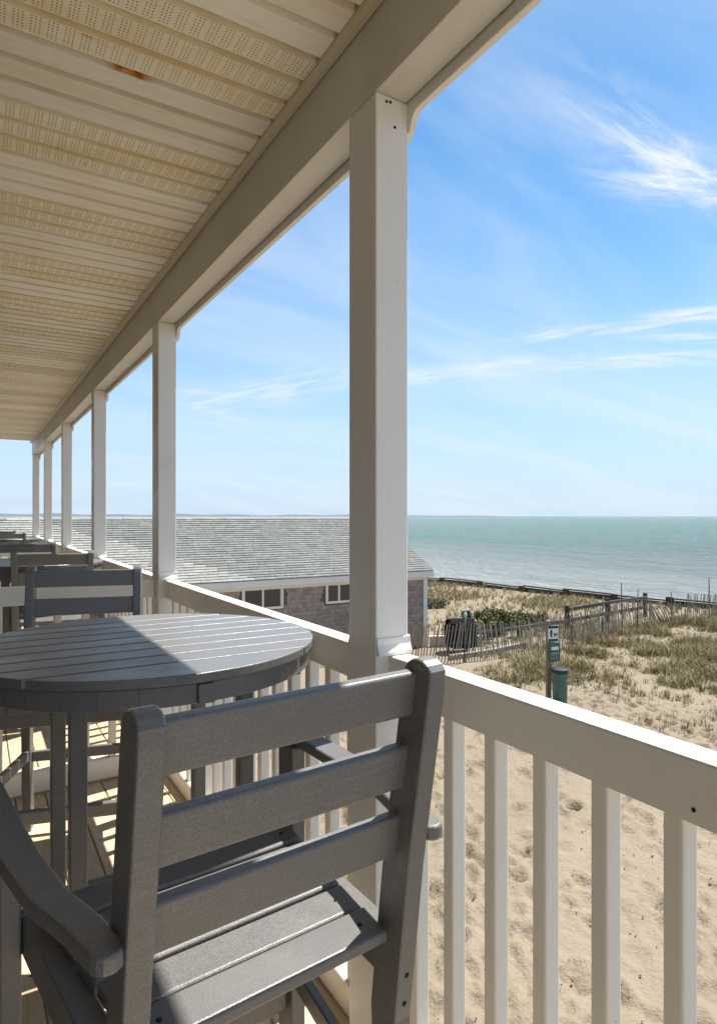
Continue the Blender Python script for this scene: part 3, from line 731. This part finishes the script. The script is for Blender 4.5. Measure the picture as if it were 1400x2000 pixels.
# snow fence
path = [(8.6, 16.3), (10.4, 16.05), (11.35, 15.5), (12.0, 14.7), (13.0, 14.35), (14.4, 14.35), (16.0, 14.4), (17.6, 14.35), (19.2, 14.8), (20.6, 15.1), (22.2, 15.0), (23.6, 14.7), (25.0, 14.4), (26.6, 14.3), (28.2, 14.2)]
sf = tag(empty('snow_fence', (14.4, 14.35, gz(14.4, 14.35))), label='sagging wood slat snow fence running across the sand towards the sea', cat='fence')
SFO = Vector(sf.location)
slat_me = [box_mesh((-.017, -.006, -.06), (.017, .006, 1.14 + .03 * k), .002, 1) for k in range(3)]
P2 = [Vector(p) for p in path]; seglen = [(b - a).length for a, b in zip(P2, P2[1:])]; tot = sum(seglen)
def at(s):
    for a, b, l in zip(P2, P2[1:], seglen):
        if s <= l: return a + (b - a) * (s / l), (b - a) / l
        s -= l
    return P2[-1], (P2[-1] - P2[-2]).normalized()
s = 0; wires = [[], [], []]; k = 0
while s < tot:
    p, d = at(s); lean = .05 * math.sin(s * .55 + 1) + rng.normal(0, .035); sway = .16 * math.sin(s * .8) + .06 * math.sin(s * 2.3)
    if 2.6 < s < 5.0: lean += .17
    if 14.3 < s < 16.0: lean -= .55 * math.sin((s - 14.3) / 1.7 * math.pi)
    drop = -.10 * (1 + math.sin(s * 1.1 + .5)) * .5 - (.25 if 14.3 < s < 16 else 0)
    z = gz(p.x, p.y) + drop; a = math.atan2(d.y, d.x)
    o = link('slat', slat_me[k % 3], M['slat'], sf, Vector((p.x, p.y, z)) - SFO); o.rotation_euler = Matrix.Rotation(a, 3, 'Z').to_euler()
    o.rotation_euler = (Matrix.Rotation(a, 3, 'Z') @ Matrix.Rotation(lean, 3, 'Y') @ Matrix.Rotation(sway, 3, 'X')).to_euler()
    rm = Matrix.Rotation(a, 3, 'Z') @ Matrix.Rotation(lean, 3, 'Y') @ Matrix.Rotation(sway, 3, 'X')
    for wi, hh in enumerate((.25, .6, .98)): wires[wi].append(tuple(Vector((p.x, p.y, z)) - SFO + rm @ Vector((0, .008 * (1 if k % 2 else -1), hh))))
    s += rng.uniform(.082, .105); k += 1
for wv_ in wires: link('wire', tube_mesh(wv_, .004, 4), M['wire'], sf)
for (ss, hh, tl) in ((4.4, 1.35, .03), (8.9, 1.4, .0), (10.9, 1.5, .05), (12.55, 1.85, -.06), (13.4, 1.55, .06), (15.2, 1.3, -.03), (17.1, 1.75, .0), (18.0, 1.45, .04), (18.7, 1.45, .02)):
    p, d = at(ss); z = gz(p.x, p.y); o = link('stake', tube_mesh([(0, 0, -.2), (tl * .5, 0, hh * .5), (tl, 0, hh)], [.026, .024, .02], 6), M['timber'], sf, Vector((p.x + .02, p.y - .05, z)) - SFO)
# split rail fence
rf = tag(empty('rail_fence', (19.1, 16.4, gz(19.1, 16.4))), label='weathered post and rail fence behind the snow fence near the water', cat='fence'); RFO = Vector(rf.location)
fp = [(14.0, 16.25), (16.5, 16.3), (19.1, 16.4), (21.9, 16.75), (24.7, 17.0)]; hs_ = [.55, .6, .98, 1.0, 1.02]
for i, ((x, y), h) in enumerate(zip(fp, hs_)):
    me = box_mesh((-.07, -.07, -.2), (.07, .07, h), .012, 1); link('post', me, M['darktimber'], rf, Vector((x, y, gz(x, y))) - RFO)
for i in range(4):
    (xa, ya), (xb, yb) = fp[i], fp[i + 1]
    for fr_, on in ((.86, i >= 2), (.45, True)):
        if not on: continue
        ha = fr_ * .98 if fr_ > .5 else .42
        a = Vector((xa, ya - .09, gz(xa, ya) + ha)) - RFO; b = Vector((xb, yb - .09, gz(xb, yb) + ha)) - RFO
        link('rail', beam_mesh(a, b, .04, .13, .006), M['timber'], rf)
# low timber bulkhead at the dune edge
bh = tag(empty('timber_bulkhead', (27, 27, gz(27, 27))), label='low dark timber bulkhead along the dune edge above the water', cat='bulkhead'); BO = Vector(bh.location)
bp = [(22.5, 45), (23.4, 41.5), (24.3, 38), (25.1, 35.2), (25.9, 32.2), (26.6, 29.4), (27.3, 26.6), (27.9, 23.9), (28.5, 21.3), (29.1, 18.6), (29.6, 16.0), (30.0, 13.2)]
for i, ((xa, ya), (xb, yb)) in enumerate(zip(bp, bp[1:])):
    za, zb = gz(xa, ya), gz(xb, yb); j = .06 * math.sin(i * 2.1)
    link('plank', beam_mesh(Vector((xa, ya, za + .10 + j)) - BO, Vector((xb, yb + .05, zb + .06 + j)) - BO, .07, .30, .01), M['darktimber'], bh)
    link('cap_rail', beam_mesh(Vector((xa - .02, ya, za + .34 + j)) - BO, Vector((xb - .02, yb + .3, zb + .28 + j)) - BO, .12, .07, .01), M['darktimber'], bh)
    link('post', box_mesh((-.10, -.16, -.3), (.10, .16, .34 + .1 * rng.random()), .02, 1), M['darktimber'], bh, Vector((xa - .16, ya, za)) - BO)
# retaining board by the cottage and garden edging
t = tag(empty('retaining_wall', (13.4, 16.2, gz(13.4, 16.2))), label='low pale board wall beside the cottage corner behind the grill', cat='wall'); o = Vector(t.location)
for (a, b, w_, h0, h1) in (((12.98, 16.9), (14.6, 16.1), .09, -.1, .36),):
    zz = gz(13.4, 16.2)
    for q in range(3):
        link('board', beam_mesh(Vector((a[0], a[1], zz - .02 + q * .14)) - o, Vector((b[0], b[1], zz - .02 + q * .14)) - o, .06, .134, .006), M['trimc'], t)
    link('cap', beam_mesh(Vector((a[0], a[1], zz + .35)) - o, Vector((b[0], b[1], zz + .35)) - o, .14, .04, .005), M['white'], t)
t = tag(empty('garden_edging', (13.6, 15.0, gz(13.6, 15.0))), label='weathered sleeper edging in the sand just behind the snow fence', cat='edging'); o = Vector(t.location)
for q, (a, b) in enumerate((((12.3, 15.0), (14.0, 15.05)), ((14.02, 15.05), (15.7, 15.25)))):
    link('sleeper', beam_mesh(Vector((*a, gz(*a) + .07)) - o, Vector((*b, gz(*b) + .07)) - o, .14, .18, .015), M['slat'], t)
# covered grill
g = tag(empty('covered_grill', (13.35, 15.75, gz(13.35, 15.75)), R(-18)), label='barbecue grill under a black cover beside the cottage', cat='grill')
prof = [(-.33, .22), (-.36, .50), (-.35, .74), (-.26, .97), (-.12, 1.08), (.10, 1.08), (.24, .99), (.34, .76), (.36, .50), (.33, .22)]
bm = bmesh.new(); secs = []
for xi, (x, k) in enumerate(((-.43, .93), (-.40, 1.0), (-.2, 1.015), (0, 1.0), (.2, 1.015), (.40, 1.0), (.43, .93))):
    secs.append([bm.verts.new((x + .012 * math.sin(j * 2.3 + xi), y * k * (1 + .02 * math.sin(j * 1.7 + xi * 2.1)), (z - .22) * (1 if 0 < xi < 6 else .985) + .22)) for j, (y, z) in enumerate(prof)])
for a, b in zip(secs, secs[1:]):
    for j in range(len(prof) - 1): bm.faces.new((a[j], a[j + 1], b[j + 1], b[j]))
bm.faces.new(secs[0]); bm.faces.new(secs[-1])
bmesh.ops.subdivide_edges(bm, edges=bm.edges[:], cuts=1, use_grid_fill=True, smooth=.3)
link('cover', to_mesh(bm, 'cover'), M['cover'], g)
for sx in (-.33, .33):
    for sy in (-.24, .24): link('leg', tube_mesh([(sx, sy, -.03), (sx, sy, .35)], .02, 8), M['black'], g)
link('shelf', box_mesh((-.36, -.26, .16), (.36, .26, .19), .004, 1), M['black'], g)
b = tag(link('bottle', lathe_mesh([(.001, 0), (.05, 0), (.052, .02), (.052, .12), (.035, .15), (.02, .16), (.02, .185), (.001, .185)], 16), M['bottle'], None, (13.35 + .22, 15.75 + .02, gz(13.35, 15.75) + 1.088)), 'small pale blue bottle standing on top of the covered grill', 'bottle')
# pet waste station
sx_, sy_ = 11.50, 10.42; sz_ = gz(sx_, sy_)
st = tag(empty('waste_station', (sx_, sy_, sz_), R(-31 + 12)), label='wooden post with white dog sign and green bag dispenser above a bin', cat='waste station')
link('post', box_mesh((-.048, -.048, -.2), (.048, .048, 1.90), .006, 2), M['brownpost'], st)
sg = link('sign', box_mesh((-.04, -.055, 1.42), (.225, -.049, 1.79), .004, 1), M['signwhite'], st)
def flat(name, pts, mat, par, y, off=(0, 0)): link(name, prism_mesh([(a + off[0], b + off[1]) for a, b in pts], y, y - .002, 'y'), mat, par)
flat('sign_header', [(-.035, 1.72), (.22, 1.72), (.22, 1.785), (-.035, 1.785)], M['ink'], sg, -.0552)
flat('sign_footer', [(-.03, 1.43), (.215, 1.43), (.215, 1.475), (-.03, 1.475)], M['ink'], sg, -.0552)
flat('person_mark', [(.02, 1.52), (.06, 1.52), (.065, 1.60), (.075, 1.63), (.065, 1.665), (.06, 1.70), (.03, 1.70), (.02, 1.665), (.008, 1.63), (.015, 1.60)], M['ink'], sg, -.0552)
flat('dog_mark', [(.11, 1.52), (.125, 1.52), (.13, 1.56), (.17, 1.56), (.175, 1.52), (.19, 1.52), (.192, 1.585), (.205, 1.605), (.185, 1.62), (.18, 1.60), (.12, 1.60), (.105, 1.625), (.10, 1.605)], M['ink'], sg, -.0552)
dp = link('bag_dispenser', box_mesh((-.035, -.125, .96), (.235, -.0495, 1.40), .012, 2), M['greenbox'], st)
link('dispenser_lid', box_mesh((-.04, -.13, 1.385), (.24, -.0495, 1.41), .006, 1), M['green'], dp)
flat('label_panel', [(.01, 1.23), (.19, 1.23), (.19, 1.31), (.01, 1.31)], M['signwhite'], dp, -.1252)
for q in range(3):
    flat('pictogram_panel', [(.012 + q * .062, 1.02), (.062 + q * .062, 1.02), (.062 + q * .062, 1.17), (.012 + q * .062, 1.17)], Mat('grey_print', .5).col((.34, .40, .38)).m if q == 0 else bpy.data.materials['grey_print'], dp, -.1252)
    flat('pictogram', [(.026 + q * .062, 1.03), (.05 + q * .062, 1.03), (.054 + q * .062, 1.09), (.045 + q * .062, 1.15), (.03 + q * .062, 1.15), (.022 + q * .062, 1.09)], M['ink'], dp, -.1274)
bn = link('bin', lathe_mesh([(.001, 0), (.155, 0), (.16, .02), (.17, .50), (.178, .505), (.178, .53), (.172, .535), (.176, .74), (.001, .74)], 36), M['green'], st, (.145, -.26, .03))
link('bin_lid', lathe_mesh([(.001, .705), (.186, .705), (.19, .715), (.19, .775), (.18, .79), (.13, .80), (.001, .802)], 36), M['black'], bn)
# shrubs
def shrub(name, x, y, rx, ry, h, n, cols, label, stems=9):
    z = gz(x, y); t = tag(empty(name, (x, y, z)), label=label, cat='shrub', group='shrubs on the dune')
    V, F, T = [], [], []
    cent = [(rng.normal(0, rx * .45), rng.normal(0, ry * .45), rng.uniform(.25, .8) * h, rng.uniform(.18, .34)) for _ in range(int(14 * rx))]
    for i in range(n):
        c = cent[i % len(cent)]; d = rng.normal(0, 1, 3); d /= np.linalg.norm(d); r = c[3] * rng.random() ** .45
        p = np.array(c[:3]) + d * r * np.array([1.15, 1.15, .9])
        if p[2] < .02: p[2] = rng.uniform(.02, .15)
        a = rng.normal(0, 1, 3); a /= np.linalg.norm(a); b = np.cross(a, rng.normal(0, 1, 3)); b /= np.linalg.norm(b); L_ = rng.uniform(.035, .075)
        i0 = len(V); V += [p - a * L_, p + b * L_ * .4, p + a * L_, p - b * L_ * .4]; F.append((i0, i0 + 1, i0 + 2, i0 + 3))
        col = np.array(cols[rng.integers(len(cols))]) * rng.uniform(.75, 1.2); T += [col] * 4
    link('foliage', raw_mesh('foliage', V, F, 4, np.array(T)), M['leaf'], t)
    for i in range(stems):
        c = cent[i % len(cent)]; link('stem', tube_mesh([(c[0] * .25, c[1] * .25, -.05), (c[0] * .6, c[1] * .6, c[2] * .5), (c[0], c[1], c[2])], [.016, .012, .006], 5), M['timber'], t)
OL = [(.10, .115, .03), (.14, .14, .045), (.17, .15, .05), (.08, .10, .03)]; GR = [(.12, .15, .09), (.16, .18, .11)]
shrub('dune_shrub', 16.3, 17.3, 1.15, .8, 1.0, 5200, OL, 'bushy olive green shrub behind the snow fence left of the fence post')
shrub('dune_shrub', 17.9, 17.6, .8, .7, .95, 3400, OL, 'right hand olive shrub of the two, next to the rail fence')
shrub('dune_shrub', 18.3, 23.6, .8, .6, .4, 1500, GR, 'small grey green bush on the sand beyond the covered grill')
shrub('dune_shrub', 14.8, 17.6, .6, .5, .6, 1500, [(.17, .14, .06), (.2, .17, .07)], 'low yellowish bush just behind and right of the grill')

# dune grass: bent blades in tufts
def grass(name, tufts, label, hmin, hmax, nb, cols, wid=.006):
    tu = np.array(tufts); cnt = np.maximum(3, rng.poisson(nb * tu[:, 2])); ii = np.repeat(np.arange(len(tu)), cnt); n = len(ii)
    x, y, s = tu[ii].T; z = base_h(x, y) - .01; cols = np.array(cols)
    pick = cols[rng.integers(len(cols), size=len(tu))][ii] * .55 + cols[rng.integers(len(cols), size=n)] * .45
    tint = pick * rng.choice([.35, .5, .8, 1, 1.2, 1.35], (n, 1))
    a = rng.uniform(0, 6.283, n); sp = np.abs(rng.normal(0, .06, n)) * s; bx, by = x + np.cos(a) * sp, y + np.sin(a) * sp
    h = rng.uniform(hmin, hmax, n) * s; ln = rng.uniform(.1, 1.0, n) * h; a2 = a + rng.normal(0, .8, n); dx, dy = np.cos(a2), np.sin(a2)
    w = wid * rng.uniform(.7, 1.4, n); sx, sy = -dy * w, dx * w; hh = h * rng.uniform(.45, 1, n)
    V = np.empty((n, 6, 3)); c = .35
    for k, (f, g, e) in enumerate(((0, -1, 0), (0, 1, 0), (c, .8, .65), (c, -.8, .65), (1, .15, 1), (1, -.15, 1))):
        V[:, k, 0] = bx + dx * ln * f + sx * g; V[:, k, 1] = by + dy * ln * f + sy * g; V[:, k, 2] = z + hh * e
    b = np.arange(n)[:, None] * 6; F = np.concatenate([b + [0, 1, 2, 3], b + [3, 2, 4, 5]])
    tag(link(name, raw_mesh(name, V.reshape(-1, 3), F, 4, np.repeat(tint, 6, 0)), M['grass']), label, 'grass', kind='stuff')
STRAW = [(.44, .345, .18), (.38, .29, .145), (.30, .235, .115), (.25, .225, .09), (.20, .195, .07), (.46, .37, .21), (.20, .14, .08), (.14, .10, .06), (.16, .16, .06)]
tf = []
gxr, gyr = rng.uniform(10.5, 29, 60000), rng.uniform(6.5, 15.4, 60000)
ge = 12.0 + .9 * np.sin(gyr * .9) + .5 * np.sin(gyr * 2.3 + 1)
gn = vnoise(gxr * 1.5, gyr * 1.5, 31) + .7 * vnoise(gxr * 3.3, gyr * 3.3, 32)
gd = np.clip((gxr - ge) / 4, 0, 1) * np.clip(.40 + 1.3 * gn, 0.03, 1)
keep = (gxr > ge) & (rng.random(60000) < .55 * gd)
for x, y, d_ in zip(gxr[keep], gyr[keep], gd[keep]): tf.append((x, y, rng.uniform(.45, 1.25) * (.75 + .35 * min(1, d_ * 1.6))))
lx, ly = rng.uniform(11.2, 29, 26000), rng.uniform(6.5, 15.4, 26000)
le = 11.6 + .9 * np.sin(ly * .9) + .5 * np.sin(ly * 2.3 + 1); ld = np.clip((lx - le) / 3, 0, 1) * np.clip(.45 + vnoise(lx * 1.1 + 4, ly * 1.1, 51) + .8 * vnoise(lx * 3.7, ly * 3.7, 52), 0, 1)
lk = (rng.random(26000) < .5 * ld)
for x, y in zip(lx[lk], ly[lk]): tf.append((x, y, rng.uniform(.2, .5)))
for (x, y, n_) in ((12.2, 7.9, 12), (12.45, 8.1, 8), (11.9, 8.2, 4), (10.6, 9.2, 5), (11.0, 8.7, 5), (12.9, 9.4, 7), (11.7, 11.6, 16), (12.0, 12.3, 14), (11.3, 12.6, 10), (12.4, 12.9, 16), (13.0, 12.2, 14), (12.9, 13.5, 14), (12.1, 13.4, 10)):
    for _ in range(n_): tf.append((x + rng.normal(0, .28), y + rng.normal(0, .28), rng.uniform(.5, .95)))
grass('dune_grass', tf, 'straw coloured dune grass growing in front of the snow fence', .08, .36, 15, STRAW, .005)
tf = []
for i in np.arange(13.3, 28.5, .46):
    for j in np.arange(15.6, 44, .5):
        if j > 16.5 and i < 13.4: continue
        if i > 30 - (j - 16) * .22 + .2: continue
        n_ = math.sin(i * .55 + .8 * math.sin(j * .4)) * math.sin(j * .6 + 1) * .4
        if rng.random() < .90: tf.append((i + rng.normal(0, .13), j + rng.normal(0, .13), rng.uniform(.7, 1.2)))
        if n_ > .05:
            for _ in range(int(9 * n_ + 3)): tf.append((i + rng.uniform(-.3, .3), j + rng.uniform(-.3, .3), rng.uniform(.6, 1.0)))
grass('beach_grass', tf, 'planted tufts of beach grass on the dune behind the snow fence', .18, .40, 15, STRAW, .007)
# scraps of seaweed and shell on the open sand
V, F = [], []
for _ in range(900):
    x, y = rng.uniform(1.8, 13), rng.uniform(0, 13); i_ = min(max(np.searchsorted(gx, x), 1), nx - 1); j_ = min(max(np.searchsorted(gy, y), 1), ny - 1)
    z = ZZ[j_, i_] + .012; s = rng.uniform(.006, .02) * (1.6 if rng.random() < .1 else 1); a = rng.uniform(0, 6.28); i0 = len(V); e = rng.uniform(.3, 1)
    c_, s_ = math.cos(a) * s, math.sin(a) * s
    V += [(x - c_, y - s_, z - .004), (x + s_ * e, y - c_ * e, z), (x + c_, y + s_, z + .004), (x - s_ * e, y + c_ * e, z + .002), (x, y, z + .012)]
    F += [(i0, i0 + 1, i0 + 4), (i0 + 1, i0 + 2, i0 + 4), (i0 + 2, i0 + 3, i0 + 4), (i0 + 3, i0, i0 + 4)]
tag(link('seaweed_scraps', raw_mesh('scraps', V, F, 3), M['scrap']), 'dark scraps of seaweed scattered on the open sand', 'seaweed', kind='stuff')
